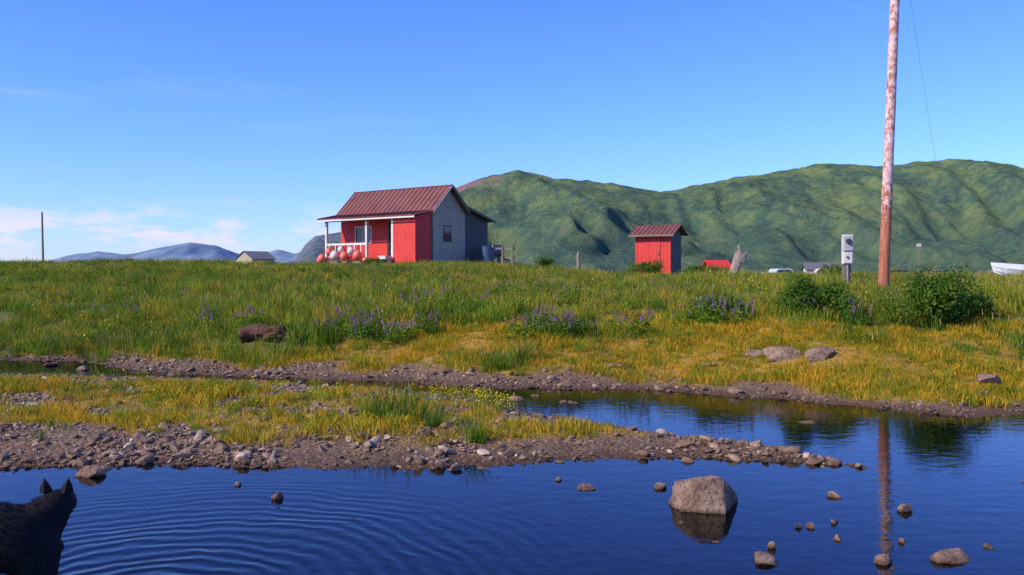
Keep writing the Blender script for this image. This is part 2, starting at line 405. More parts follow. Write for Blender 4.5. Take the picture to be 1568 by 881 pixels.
k=(np.abs(X)<.72*Y+1.5)&((b>.3)&(gmk>.25)&(rs.rand(len(X))<ym*.5*gmk)|((s>.1)&(rs.rand(len(X))<gmk*.34)))
for (a_,b_,r_) in CLEAR[:2]: k&=((X-a_)**2+(Y-b_)**2)>(.25)**2
near2=np.where(s>0,ss(0,1.8,y2-Y),1)[k]
X,Y,Z=mk(X,Y,k)
short=[clump('short_grass_kind_%d'%i,28,.09,.10,.007,.7,[MY,MH],240+i,heads=.0) for i in range(5)]+[clump('short_grass_kind_g%d'%i,26,.09,.12,.007,.6,[MG,MH],250+i) for i in range(2)]
scatter('shore_grass',np.stack([X,Y,Z],1),rot(len(X)),rs.uniform(.5,1.3,len(X))*(.3+1.2*vn(X*1.5,Y*1.5,9))*(.45+.65*near2),short)
T=[]
for (x,y,c,sp,sc) in [(-1.22,8.9,14,.15,1.0),(-.75,8.5,8,.17,.65),(-.35,7.95,4,.07,.65),(-.1,13.4,18,.4,.85),(.3,13.9,10,.35,.75),(-2.6,9.6,8,.6,.4),(-3.8,8.9,8,.7,.35),(.2,8.9,6,.5,.35),(-8.8,16.6,34,.7,.9),(-6.6,16.2,30,.8,.85),(-4.9,15.5,14,.5,.7),(7.6,12.9,20,.8,.9),(-2.3,15.0,8,.4,.6),(2.3,14.4,8,.4,.55),(5.4,13.9,12,.6,.6),(-.6,9.2,8,.5,.35)]:
    for i in range(c): T.append((x+rs.normal(0,sp),y+rs.normal(0,sp*.6),sc*rs.uniform(.5,1.25)))
T=np.array(T); Z=height(T[:,0],T[:,1])
scatter('grass_tufts',np.stack([T[:,0],T[:,1],Z],1),rot(len(T)),T[:,2],[clump('tuft_kind_0',55,.11,.42,.008,.6,[MG,MH],260,heads=.12,up=.25),clump('tuft_kind_1',40,.11,.38,.008,.7,[MG2,MH],261,heads=.15,up=.25),clump('tuft_kind_2',55,.11,.42,.009,.6,[MG2,MH],262,heads=.05,up=.25)])

# ------------------------------------------------------------------ flowers
MP=m_leaf('lupine_purple',[(.19,.085,.17),(.28,.15,.24),(.40,.26,.32)],2,.2)
MYF=m_leaf('flower_yellow',[(.75,.5,.02),(.85,.62,.03)],2,.2)
def lupine(name,seed):
    r=np.random.RandomState(seed);V=[];F=[];MI=[]
    def quad(c,u,v,mi):
        b0=len(V)
        for a,bb in ((-1,-1),(1,-1),(1,1),(-1,1)): V.append(tuple(np.array(c)+np.array(u)*a+np.array(v)*bb))
        F.append((b0,b0+1,b0+2,b0+3));MI.append(mi)
    for i in range(130):
        a=r.uniform(0,6.28);rr=.22*math.sqrt(r.rand());z=r.uniform(.05,.28)
        u=r.normal(size=3);u[2]*=.4;u/=np.linalg.norm(u);v=np.cross(u,r.normal(size=3));v/=np.linalg.norm(v)
        quad((rr*math.cos(a),rr*math.sin(a),z),u*.028,v*.009,1)
    for i in range(5):
        a=r.uniform(0,6.28);rr=.22*math.sqrt(r.rand());x,y=rr*math.cos(a),rr*math.sin(a);h=r.uniform(.22,.42);L=r.uniform(.06,.13)
        quad((x,y,h/2),(.003,0,0),(0,0,h/2),1)
        for j in range(19):
            t=j/19;aa=r.uniform(0,6.28);q=.019*(1-t*.75)
            d=np.array((math.cos(aa),math.sin(aa),.2)); quad((x+d[0]*q,y+d[1]*q,h-L*.3+t*L),np.array((-d[1],d[0],0))*.0075,np.array((d[0]*.3,d[1]*.3,1))*.0075,0)
    return mobj(name,V,F,[MP,MG2],linkit=False,mi=MI)
LP=[]
for (x,y,c,sx_,sy) in [(-3.1,15.9,8,.35,.3),(-2.3,15.6,9,.35,.25),(-1.7,15.5,4,.3,.25),(-1.3,18,4,.5,.5),(.0,18.5,4,.45,.6),(-5.3,16.9,4,.3,.25),(-6.3,17.6,3,.3,.3),(-8.3,19.5,2,.5,.4),(.55,15.2,5,.3,.25),(1.1,15.0,9,.35,.25),(1.8,14.7,2,.2,.2),(3.7,15.4,9,.45,.3),(3.5,14.9,3,.2,.15),(5.6,14.6,3,.25,.2),(-10,21,2,1,1),(-1,21,4,2.2,1.3),(3,21,3,1.8,1)]:
    for i in range(c): LP.append((x+rs.normal(0,sx_),y+rs.normal(0,sy)))
LP=np.array(LP)
scatter('lupine_flowers',np.stack([LP[:,0],LP[:,1],height(LP[:,0],LP[:,1])],1),rot(len(LP)),rs.uniform(.75,1.1,len(LP)),[lupine('lupine_kind_%d'%i,300+i) for i in range(4)])
def yflower(name,seed,H):
    r=np.random.RandomState(seed);V=[];F=[];MI=[]
    for i in range(9):
        a=r.uniform(0,6.28);rr=.16*math.sqrt(r.rand());x,y=rr*math.cos(a),rr*math.sin(a);h=H*r.uniform(.6,1)
        b0=len(V);V+=[(x-.002,y,0),(x+.002,y,0),(x+.002,y,h),(x-.002,y,h)];F.append((b0,b0+1,b0+2,b0+3));MI.append(1)
        b0=len(V);R_=.012
        tl=r.normal(0,.5,2)
        for k_ in range(6):
            aa=k_*math.pi/3;V.append((x+R_*math.cos(aa),y+R_*math.sin(aa),h+R_*(tl[0]*math.cos(aa)+tl[1]*math.sin(aa))))
        F.append(tuple(range(b0,b0+6)));MI.append(0)
    return mobj(name,V,F,[MYF,MG],linkit=False,mi=MI)
FL=[]
for (x,y,c,sx_,sy) in [(-.55,10.2,70,.35,.3),(-.1,9.7,26,.25,.2),(-2.6,10.7,26,1.0,.5),(-3.5,9.6,26,1.2,.7),(-5.5,11,26,1.0,.8)]:
    for i in range(c): FL.append((x+rs.normal(0,sx_),y+rs.normal(0,sy),.5))
for i in range(170):
    yy=rs.uniform(15,30);FL.append((rs.uniform(-.7,.7)*yy,yy,.95))
FL=np.array(FL); Z=height(FL[:,0],FL[:,1]); k=Z>.04; FL=FL[k];Z=Z[k]
scatter('yellow_wildflowers',np.stack([FL[:,0],FL[:,1],Z],1),rot(len(FL)),FL[:,2]*rs.uniform(.8,1.2,len(FL)),[yflower('yflower_kind_%d'%i,330+i,.36) for i in range(3)])

# ------------------------------------------------------------------ shrubs
MB=m_leaf('shrub_leaf',[(.03,.08,.006),(.075,.155,.012),(.17,.26,.022)],3.5,.3,0)
MW=m_simple('twig_bark',(.08,.055,.035),.9)
def shrub(name,x,y,w,h,nl,seed,leaf=.035):
    r=np.random.RandomState(seed); z0=hz(x,y); V=[];F=[];MI=[]
    lobes=[(r.uniform(-.40,.40)*w,r.uniform(-.3,.3)*w,h*r.uniform(.28,.78),r.uniform(.12,.25)*w,r.uniform(.14,.30)*h) for i in range(17)]
    for lb in lobes:
        p0=np.array((lb[0]*.15,lb[1]*.15,-.05));p1=np.array(lb[:3])
        for q in range(3):
            p2=p1+r.normal(size=3)*np.array((lb[3],lb[3],lb[4]))*.7; p2[2]+=lb[4]*.7
            for (a,b_,wd) in ((p0,p1*.9,.012),(p1*.9,p2,.006)):
                d=b_-a; u=np.cross(d,(0,0,1.));u/=np.linalg.norm(u)+1e-6;v=np.cross(d,u);v/=np.linalg.norm(v)+1e-6;b0=len(V)
                for pt,ww in ((a,wd),(b_,wd*.5)):
                    V.extend([tuple(pt+u*ww),tuple(pt-u*ww*.5+v*ww*.87),tuple(pt-u*ww*.5-v*ww*.87)])
                for k_ in range(3): F.append((b0+k_,b0+(k_+1)%3,b0+3+(k_+1)%3,b0+3+k_));MI.append(1)
    for i in range(nl):
        lb=lobes[r.randint(len(lobes))]; d=r.normal(size=3);d/=np.linalg.norm(d);rad=r.uniform(.5,1.3)
        c=np.array((lb[0]+d[0]*lb[3]*rad,lb[1]+d[1]*lb[3]*rad,lb[2]+d[2]*lb[4]*rad))
        if c[2]<.02: c[2]=abs(c[2])+.02
        nrm=d+r.normal(size=3)*.7+np.array((0,0,.4));u=np.cross(nrm,r.normal(size=3));u/=np.linalg.norm(u);v=np.cross(nrm,u);v/=np.linalg.norm(v)
        s_=leaf*r.uniform(.6,1.2);b0=len(V)
        V.extend([tuple(c-u*s_),tuple(c+v*s_*.45),tuple(c+u*s_),tuple(c-v*s_*.45)]);F.append((b0,b0+1,b0+2,b0+3));MI.append(0)
    return mobj(name,V,F,[MB,MW],None,(x,y,z0),mi=MI)
shrub('shrub',5.3,15.4,1.15,.82,4600,1)
shrub('shrub',6.95,14.8,1.45,1.0,6500,2)
shrub('shrub',7.75,15.2,.9,.6,2300,3)
shrub('shrub',6.55,43.6,1.7,1.0,2200,4,.06)
shrub('shrub',9.3,42.6,1.9,.75,2400,5,.06)
shrub('shrub',1.6,44,1.0,.7,900,6,.06)
shrub('shrub',3.75,15.6,.9,.42,1500,7)
shrub('shrub',-6.3,41.5,1.1,.4,900,8,.05)
shrub('shrub',14.6,40,1.4,.7,1200,9,.06)

# ------------------------------------------------------------------ rocks
m,nt,n,l,p=mat('rock_stone'); o=pos(nt)
c=ramp(nt,noise(nt,o,7,7,.7),[(.3,(.15,.08,.045)),(.5,(.32,.195,.12)),(.7,(.50,.35,.24))])
c=mixc(nt,ramp(nt,noise(nt,o,30,5,.7),[(.5,(0,0,0)),(.66,(1,1,1))]),c,(.11,.065,.04))
sx=nt.nodes.new('ShaderNodeSeparateXYZ'); l.new(o,sx.inputs[0])
c=mixc(nt,maprange(nt,sx.outputs[2],0,.03,1,0),c,(.38,.30,.2),'MULTIPLY')
l.new(c,p.inputs['Base Color']); p.inputs['Roughness'].default_value=.85; bump(nt,noise(nt,o,26,8,.7),1,.04,p); MR=m
def boulder(name,loc,seed):
    r=np.random.RandomState(seed); v,f=ICO[6]; v=v.copy()*1.4
    for d,k in (((-.12,.1,1),.60),((-.25,-1,.25),.8),((1,-.45,.1),.80),((-1,-.2,.35),.84),((.1,1,.2),.8),((-.6,-.5,.75),.82),((.7,-.6,.4),.90),((.6,.1,.9),.78),((-.5,-.8,.1),.98),((.2,-.7,.75),.86),((-.8,.5,.5),.95)):
        d=np.array(d,float); d/=np.linalg.norm(d); o=np.maximum(v@d-k,0); v-=np.outer(o,d)
    q=v*2.5+seed; n=fbm(q[:,0]+q[:,2]*.7,q[:,1]-q[:,2]*.6,7,5)-.5
    q=v*8; n+=.5*(np.abs(fbm(q[:,0]+q[:,2],q[:,1]-q[:,2]*.6,17,3)-.5))
    v*=(1+n*.16)[:,None]; v*=np.array((.225,.2,.285))
    return mobj(name,v,f,MR,None,loc)
boulder('boulder',(1.30,6.0,.015),3)
RK=[(-3.3,6.9,.12,.06),(-1.65,6.2,.05,.04),(.52,6.5,.085,.03),(1.1,6.52,.06,.03),(2.28,6.25,.06,.03),(2.62,5.88,.055,.035),(1.38,4.87,.10,.03),(2.45,4.87,.13,.05),(2.03,4.85,.07,.035),(1.94,5.25,.035,.03),(2.05,5.6,.03,.03),(1.86,5.5,.034,.024),(1.78,5.5,.028,.026),(1.07,5.6,.03,.022),(1.5,5.1,.024,.04),(-2.78,7.45,.09,.025),(.73,10.7,.09,.035),(.02,10.95,.12,.04),(2.86,11.4,.14,.04),(3.1,9.3,.085,.025),(-.7,11.5,.12,.03),(.7,12.1,.1,.04),(.62,10.75,.05,.025),(-2.5,7.6,.06,.03),(5.6,10.6,.10,.06),(5.2,10.2,.07,.04),(-4.6,12.9,.1,.03),(-6.9,14.3,.12,.05),(-7.8,15.0,.16,.05),(-6.4,15.0,.12,.04),(3.9,6.7,.04,.02),(-1.66,7.65,.05,.03),(.35,6.75,.035,.02),(-2.05,6.6,.035,.02),(2.3,5.2,.03,.02),(2.75,5.1,.04,.02),(1.2,5.2,.025,.015),(-.3,11.2,.07,.03),(.3,11.3,.06,.03),(4.7,10.1,.09,.04)]
for i,(x,y,w,h) in enumerate(RK):
    g=hz(x,y); z=g+h*.5 if g>0 else -.003
    rock('rock',(w*1.1,w*.8,h*1.4),(x,y,z),MR,30+i,sub=5 if w>.03 else 3,cuts=9,rough=.10,rz=i*1.3,low=.40)
for i,(x,y,w,d,h) in enumerate([(3.92,12.95,.34,.26,.12),(4.4,12.6,.26,.2,.17),(6.1,11.3,.26,.22,.12),(2.9,12.9,.17,.12,.05),(1.55,13.4,.22,.2,.03),(-.6,13.6,.12,.1,.04),(-3.9,14.3,.1,.08,.05),(6.9,11.2,.22,.15,.07),(3.6,13.2,.2,.15,.08)]):
    rock('rock',(w,d,h),(x,y,hz(x,y)+h*.3),MR,80+i,cuts=9,rough=.12,rz=i*.7,low=.42)
MDW=m_simple('dark_driftwood',(.085,.038,.018),.95,0,.5,14)
def log(name,p0,p1,r,seed):
    p0=Vector(p0);p1=Vector(p1);ax=(p1-p0).normalized();u=ax.orthogonal().normalized();w=ax.cross(u);V=[];F=[];n=22;sg=18
    for k in range(sg+1):
        t=k/sg;c=p0.lerp(p1,t)
        for i in range(n):
            a=6.283*i/n;q=r*(1-.35*t)*(1+.7*(float(fbm(np.array([t*4+seed]),np.array([math.cos(a)*1.5+math.sin(a)]),seed,4)[0])-.5)*2); q*=1 if 0<k<sg else .7
            V.append(c+u*math.cos(a)*q+w*math.sin(a)*q)
    for k in range(sg):
        for i in range(n): F.append((k*n+i,k*n+(i+1)%n,(k+1)*n+(i+1)%n,(k+1)*n+i))
    F+= [tuple(range(n))[::-1],tuple(range(sg*n,sg*n+n))]
    return mobj(name,V,F,MDW)
log('driftwood_log',(-4.85,15.9,hz(-4.85,15.9)+.10),(-4.05,15.75,hz(-4.05,15.75)+.22),.17,5)

# ------------------------------------------------------------------ mountains
def mount(name,prof,YR,Y0,Y1,dx,dy,m,amp,seed,x0,x1,sc=1.0):
    prof=np.array(prof,float); xs=(prof[:,0]-784)/1358*YR; zs=(415-prof[:,1])/1358*YR
    X,Y=np.meshgrid(np.arange(x0,x1,dx),np.arange(Y0,Y1,dy))
    wx=X+(fbm(X/220/sc,Y/220/sc,seed,3)-.5)*120*sc
    t=(Y-Y0)/(YR-Y0)
    pr=np.where(t<1,ss(0,1,t)**.9*.75+.25*t**1.5, np.clip(1-(t-1)*.9,0,1))
    flare=np.where(X<0,(YR/np.minimum(Y,YR))**1.0,1)     # western flank swings away behind the cabin
    H=np.interp((X*.88+.12*wx)*flare,xs,zs)
    r1=1-np.abs(2*fbm(wx/170/sc,Y/480/sc,seed+3,4)-1)
    r2=1-np.abs(2*fbm(wx/50/sc,Y/150/sc,seed+5,4)-1)
    Z=H*pr
    Z-= amp*(1-r1)*3.2*np.clip(1-t,0,1)**.7*np.clip(t*2.5,0,1)*(H/200)
    Z+= amp*.55*(r2-.7)*np.clip(1.08-t,0,1)**.8*np.clip(t*2,0,1)*(H/200)
    Z+= (fbm(X/30/sc,Y/30/sc,seed+9,4)-.5)*amp*.14*np.clip(H/60,0,1)
    return gridmesh(name,X,Y,Z,m)
m,nt,n,l,p=mat('mountain_green'); o=pos(nt)
a=ramp(nt,noise(nt,scalev(nt,o,(1,.5,1)),.014,8,.70),[(.40,(.045,.085,.030)),(.49,(.10,.17,.032)),(.60,(.24,.28,.035))])
b_=ramp(nt,noise(nt,scalev(nt,o,(1,1,.6)),.06,8,.75),[(.44,(.03,.065,.028)),(.58,(.20,.26,.035))])
c=mixc(nt,.45,a,b_)
ge=nt.nodes.new('ShaderNodeNewGeometry'); sp=nt.nodes.new('ShaderNodeSeparateXYZ'); l.new(ge.outputs['Normal'],sp.inputs[0])
spz=nt.nodes.new('ShaderNodeSeparateXYZ'); l.new(o,spz.inputs[0])
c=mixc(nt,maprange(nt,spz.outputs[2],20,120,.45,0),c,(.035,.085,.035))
st=mathn(nt,'ADD',sp.outputs[2],mathn(nt,'MULTIPLY',mathn(nt,'SUBTRACT',noise(nt,o,.03,6,.7),.5),.5))
c=mixc(nt,ramp(nt,st,[(.36,(1,1,1)),(.52,(0,0,0))]),c,(.22,.13,.09))
vm=N(nt,'ShaderNodeVectorMath',operation='DISTANCE'); l.new(o,vm.inputs[0]); vm.inputs[1].default_value=(-95,1700,160)
rk=mathn(nt,'SUBTRACT',noise(nt,o,.05,6,.75),mathn(nt,'MULTIPLY',vm.outputs['Value'],.0024))
c=mixc(nt,ramp(nt,rk,[(.28,(0,0,0)),(.36,(1,1,1))]),c,(.32,.17,.13))
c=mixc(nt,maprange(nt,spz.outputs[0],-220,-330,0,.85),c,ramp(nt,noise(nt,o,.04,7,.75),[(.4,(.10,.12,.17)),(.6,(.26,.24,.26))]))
c=mixc(nt,.15,c,(.18,.28,.46))  # blue aerial haze mixed into the slope colour
l.new(c,p.inputs['Base Color']); p.inputs['Roughness'].default_value=1; p.inputs['Specular IOR Level'].default_value=.0
bump(nt,noise(nt,o,.05,8,.7),1,14,p); MM=m
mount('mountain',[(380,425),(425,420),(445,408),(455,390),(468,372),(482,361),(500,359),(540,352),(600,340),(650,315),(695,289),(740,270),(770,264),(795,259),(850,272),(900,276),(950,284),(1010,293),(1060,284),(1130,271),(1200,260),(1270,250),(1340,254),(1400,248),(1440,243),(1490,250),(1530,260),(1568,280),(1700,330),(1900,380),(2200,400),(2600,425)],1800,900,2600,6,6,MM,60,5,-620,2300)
m,nt,n,l,p=mat('hills_far'); o=pos(nt)
c=ramp(nt,noise(nt,o,.004,8,.7),[(.38,(.12,.18,.26)),(.6,(.22,.29,.37))])  # distance haze put into the base colour as blue-grey tones
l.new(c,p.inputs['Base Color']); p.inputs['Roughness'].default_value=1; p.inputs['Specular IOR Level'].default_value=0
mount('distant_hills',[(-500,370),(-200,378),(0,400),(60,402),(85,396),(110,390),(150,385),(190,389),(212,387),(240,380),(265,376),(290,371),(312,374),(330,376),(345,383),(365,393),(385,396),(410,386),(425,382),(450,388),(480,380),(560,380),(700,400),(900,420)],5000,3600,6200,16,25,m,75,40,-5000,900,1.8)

# ------------------------------------------------------------------ cabin
RED=m_paint('red_boards',(.70,.045,.030),(.54,.025,.020),('v',.2),.7,2,.35)
GRY=m_paint('grey_siding',(.44,.38,.25),(.31,.27,.18),('h',.16),.85,3,.5)
DRK=m_paint('dark_siding',(.11,.105,.08),(.065,.065,.05),('v',.25),.85,3,.5)
WHT=m_paint('white_trim',(.74,.69,.62),(.55,.50,.44),None,.6,6,.4)
ROOF=m_paint('maroon_metal_roof',(.22,.07,.058),(.14,.046,.04),None,.7,1.6,.6)
WOOD=m_paint('weathered_wood',(.24,.18,.13),(.15,.115,.085),None,.9,6,.4)
m,nt,n,l,p=mat('window_glass'); f_=noise(nt,objc(nt),2,2); l.new(ramp(nt,f_,[(.4,(.015,.02,.025)),(.7,(.05,.06,.07))]),p.inputs['Base Color']); p.inputs['Roughness'].default_value=.08; GLS=m
INT=m_simple('dark_interior',(.02,.015,.012),.9)
CZ=1.88
cx,cy=-4.58,42.0; C=empty('red_cabin',(cx,cy,CZ),-math.radians(38))
L=6.5
prof=[(1.1,-.6),(3.58,-.6),(3.58,2.62),(2.34,3.84),(1.1,2.62)]
prismx('main_walls',prof,-L,0,[RED,GRY],C,mi=[1,1,0,0,0,1,1])
box('porch_closet_front',-1.5,0.004,0,1.097,-.6,2.30,RED,C)
prismx('porch_closet_gusset',[(0.0,2.303),(1.097,2.303),(1.097,2.56)],-1.5,0.0,RED,C)
prismx('rear_addition',[(3.583,-.6),(5.4,-.6),(5.4,2.28),(3.583,2.84)],-4.6,-.02,DRK,C)
box('porch_deck',-L,-1.503,0,1.097,-.5,.22,WOOD,C)
slab('front_roof',(2.34,3.90),(.98,2.56),-L-.28,.26,.05,ROOF,C,.32)
slab('rear_roof',(2.343,3.90),(3.62,2.64),-L-.28,.26,.05,ROOF,C,.32)
slab('porch_roof',(.975,2.58),(-.28,2.33),-L-.28,.24,.05,ROOF,C,.32)
slab('addition_roof',(3.42,2.93),(5.68,2.26),-4.85,.26,.05,ROOF,C,.32)
box('porch_fascia',-L-.28,.24,-.315,-.283,2.24,2.31,WHT,C)
box('ridge_cap',-L-.3,.28,2.26,2.42,3.925,3.965,ROOF,C,.01)
slab('verge_front',(2.34,3.86),(1.0,2.53),.262,.285,.05,WHT,C); slab('verge_rear',(2.343,3.80),(3.60,2.55),.262,.30,.15,DRK,C)
slab('verge_addition',(3.5,2.83),(5.66,2.19),.262,.295,.12,DRK,C)
for i,x in enumerate((-6.42,-3.4,-1.56)): box('porch_post_%d'%(i+1),x-.06,x+.06,.0,.12,.22,2.32,WHT,C)
box('porch_beam',-L,-1.503,.0,.1,2.22,2.32,WOOD,C)
box('rail_top',-6.36,-3.46,.02,.1,1.02,1.12,WHT,C); box('rail_bottom',-6.36,-3.46,.02,.09,.34,.42,RED,C)
for i in range(12):
    x=-6.2+i*.24; box('baluster_%d'%(i+1),x-.03,x+.03,.03,.08,.421,1.019,RED if i%2 else WHT,C)
box('side_rail',-6.46,-6.38,.13,1.09,1.02,1.1,WHT,C)
def window(nm,x0,x1,z0,z1,y):
    box(nm+'_frame',x0-.07,x1+.07,y-.045,y-.002,z0-.07,z1+.07,WHT,C); box(nm+'_glass',x0,x1,y-.055,y-.047,z0,z1,GLS,C)
    box(nm+'_mullion',(x0+x1)/2-.02,(x0+x1)/2+.02,y-.068,y-.057,z0,z1,WHT,C)
window('front_window',-5.3,-4.2,1.2,1.95,1.1)
box('door_frame',-2.95,-1.95,1.05,1.098,.22,2.3,WOOD,C); box('door',-2.87,-2.03,1.035,1.048,.23,2.2,INT,C)
box('side_window_glass',.002,.012,2.0,2.5,1.2,1.9,GLS,C)
box('side_window_trim',.001,.006,1.94,2.56,1.14,1.96,DRK,C)
box('corner_board',.0045,.025,1.101,1.2,-.25,2.5,DRK,C)
box('cooler',-1.95,-1.5,-.5,-.1,-.1,.38,WHT,C,.03); box('cooler_lid',-1.97,-1.48,-.52,-.08,.381,.44,WHT,C,.01)
BO=m_simple('buoy_orange',(.85,.16,.10),.4,0,.15,2); BW=m_simple('buoy_white',(.8,.62,.54),.4,0,.1,2)
iv,if_=ICO[3]
def buoy(lx,ly,lz,r,m_):
    v=iv.copy(); t=np.clip(-v[:,2],0,1); v[:,:2]*= (1-.25*t**3)[:,None]; v[:,2]*=1.1
    k=v[:,2]>.95; v[k,2]+=.1
    M=Matrix.Translation((cx,cy,CZ))@Matrix.Rotation(-math.radians(38),4,'Z'); w=M@Vector((lx,ly,lz))
    b=mobj('fishing_buoy',v*r,if_,m_,None,tuple(w),smooth=True)
    cyl('buoy_eyelet',(0,0,r*1.05),(0,0,r*1.4),r*.16,r*.1,DRK,b,8)
for q in [(-6.45,-.25,.35,.20,BO),(-5.95,-.2,.68,.17,BO),(-5.5,-.22,.5,.22,BW),(-5.05,-.2,.80,.15,BW),(-4.75,-.24,.45,.22,BO),(-4.3,-.2,.72,.18,BW),(-3.75,-.25,.5,.22,BO),(-3.2,-.25,.25,.14,BO),(-6.75,-.1,.25,.18,BO)]: buoy(*q)
K=empty('drying_rack',(-.95,44.2,hz(-.95,44.2)),-.5)
for i,(x,h_) in enumerate(((0,1.15),(.55,1.0),(1.1,1.1))): box('post_%d'%(i+1),x-.04,x+.04,-.04,.04,-.2,h_,WOOD,K)
box('bar_top',-.1,1.2,.042,.08,.85,.93,WOOD,K); box('bar_low',-.1,1.2,.042,.08,.4,.47,WOOD,K)
bx,by=-1.25,44.0; o=cyl('rain_barrel',(bx,by,hz(bx,by)-.1),(bx,by,hz(bx,by)+.95),.28,.28,m_simple('barrel_blue',(.05,.08,.13),.5),n=20,segs=4,jit=.0)
K=empty('fuel_tank',(-1.0,45.2,hz(-1.0,45.2)),.2); MT=m_simple('tank_grey',(.16,.17,.18),.5); cyl('tank',(-.6,0,.85),(.5,0,.85),.3,.3,MT,K,18)
for i,x in enumerate((-.45,.35)): box('leg_%d'%i,x-.04,x+.04,-.2,.2,-.2,.56,WOOD,K)
# ------------------------------------------------------------------ outhouse
zo=1.49
O=empty('outhouse',(8.05,45,zo),-math.radians(32))
prismx('walls',[(0,-.5),(1.44,-.5),(1.44,2.0),(.72,2.42),(0,2.0)],-1.94,0,[RED,DRK],O,mi=[1,1,0,0,0,1,1])  # end walls coloured dark: shade of the side wall put into the colour
slab('roof_front',(.72,2.45),(-.32,1.92),-2.2,.28,.04,ROOF,O,.25); slab('roof_rear',(.723,2.45),(1.72,1.94),-2.2,.28,.04,ROOF,O,.25)
box('fascia',-2.2,.28,-.345,-.323,1.86,1.955,WOOD,O)
for i,(a_,b2,c_,d_) in enumerate(((-1.94,-1.86,-.4,1.9),(-.08,-.0,-.4,1.9))): box('corner_%d'%i,a_,b2,-.02,-.002,c_,d_,RED,O)
box('door_panel',-1.5,-.55,-.025,-.003,.02,1.82,RED,O); box('door_handle',-.68,-.62,-.06,-.026,.9,1.05,DRK,O)
# ------------------------------------------------------------------ utility pole
m,nt,n,l,p=mat('weathered_pole'); o=objc(nt)
base=ramp(nt,noise(nt,scalev(nt,o,(9,9,.7)),2,6,.7),[(.35,(.26,.065,.035)),(.65,(.55,.20,.10))])
wh=noise(nt,scalev(nt,o,(3,3,2.2)),2.6,9,.85)
sp=nt.nodes.new('ShaderNodeSeparateXYZ'); l.new(o,sp.inputs[0])
hgt=maprange(nt,sp.outputs[2],.6,2.8,-.14,.01)
mk_=ramp(nt,mathn(nt,'ADD',wh,hgt),[(.47,(0,0,0)),(.50,(1,1,1))])
pale=ramp(nt,noise(nt,o,7,4),[(.35,(.60,.36,.32)),(.65,(.78,.60,.56))])
c=mixc(nt,mk_,base,pale); l.new(c,p.inputs['Base Color']); p.inputs['Roughness'].default_value=.85; bump(nt,wh,.6,.03,p); MPO=m
px,py=8.78,21.0; pz=hz(px,py)
o=cyl('utility_pole',(0,0,-.4),(.30,0,8.9),.125,.10,MPO,n=20,segs=24,jit=.03); o.location=(px,py,pz)
for f_ in o.data.polygons: f_.use_smooth=True
cyl('insulator',(.30,0,8.9),(.30,0,9.05),.03,.045,DRK,o,10)
MWI=m_simple('wire',(.25,.25,.27),.6)
w0=Vector((px+.29,py,pz+8.8)); w1=Vector((34.8,70,2.6))
pts=[w0.lerp(w1,i/16)-Vector((0,0,.5*math.sin(math.pi*i/16))) for i in range(17)]
W=empty('power_line',tuple(w0))
for i in range(16):
    cyl('span_%d'%i,pts[i]-w0,pts[i+1]-w0,.004,.004,MWI,W,6)
bx,by=8.12,21.5; bz=hz(bx,by); B=empty('electric_meter_box',(bx,by,1.28),-.1)
box('post_left',-.10,-.03,0,.07,-.6,1.15,WOOD,B); box('post_right',.03,.10,0,.07,-.6,1.0,WOOD,B)
box('backboard',-.135,.135,-.022,-.002,.48,1.2,WHT,B)
box('meter_housing',-.11,.11,-.13,-.024,.80,1.17,m_simple('metal_grey',(.42,.42,.41),.5),B,.015)
box('breaker_box',-.10,.10,-.11,-.024,.50,.77,WHT,B,.012)
cyl('meter_dial',(0,-.131,1.03),(0,-.18,1.03),.07,.065,GLS,B,16); cyl('conduit',(.0,-.05,-.5),(.0,-.05,.499),.02,.02,m_simple('conduit',(.3,.3,.3),.5),B,10)
cyl('breaker_knob',(-.02,-.112,.65),(-.02,-.135,.65),.03,.03,DRK,B,12)
o=cyl('utility_pole',(0,0,-.5),(-.05,0,3.9),.08,.06,WOOD,n=10); o.location=(-31.7,60,hz(-31.7,60)); cyl('insulator',(-.05,0,3.9),(-.05,0,4.0),.03,.04,DRK,o,8)
A=empty('antenna_mast',(27.5,60,hz(27.5,60))); cyl('mast',(0,0,-.3),(0,0,2.5),.03,.03,WOOD,A,8); box('panel',-.16,.16,-.05,-.031,2.2,2.4,WHT,A); box('arm',-.3,.4,-.028,.0,2.05,2.09,WOOD,A)

# ------------------------------------------------------------------ driftwood
def skinobj(name,V,E,Rr,m_,loc,rz=0,sub=2,root=0,parent=None):
    me=bpy.data.meshes.new(name); me.from_pydata(V,E,[]); me.update(); me.materials.append(m_)
    o=bpy.data.objects.new(name,me); link(o,parent); o.location=loc; o.rotation_euler=(0,0,rz)
    md=o.modifiers.new('skin','SKIN'); md.use_smooth_shade=True
    for i,r in enumerate(Rr):
        r=(r,r) if not isinstance(r,tuple) else r
        me.skin_vertices[0].data[i].radius=r; me.skin_vertices[0].data[i].use_root=(i==root)
    s_=o.modifiers.new('sub','SUBSURF'); s_.levels=sub; s_.render_levels=sub
    return o
SIL=m_paint('silver_driftwood',(.32,.25,.20),(.15,.12,.09),None,.9,5,.6)
skinobj('driftwood_stump',[(-.35,0,-.2),(-.1,0,.45),(.12,0,1.0),(.15,0,1.35),(.05,.0,1.8),(.42,0,1.15),(.62,.1,1.35),(-.12,0,.95),(-.02,.1,1.45),(.3,-.1,.85),(.55,-.1,.95)],
 [(0,1),(1,2),(2,3),(3,4),(2,5),(5,6),(1,7),(7,8),(2,9),(9,10)],[.34,.30,.25,.14,.03,.13,.03,.15,.04,.10,.03],SIL,(12.7,50,hz(12.7,50)+.15),0,2)
skinobj('driftwood_post',[(0,0,-.2),(.03,0,.5),(0,0,.95),(.05,0,1.22),(.12,.02,.6)],[(0,1),(1,2),(2,3),(1,4)],[.13,.1,.1,.06,.05],SIL,(3.72,50,hz(3.72,50)+.1))
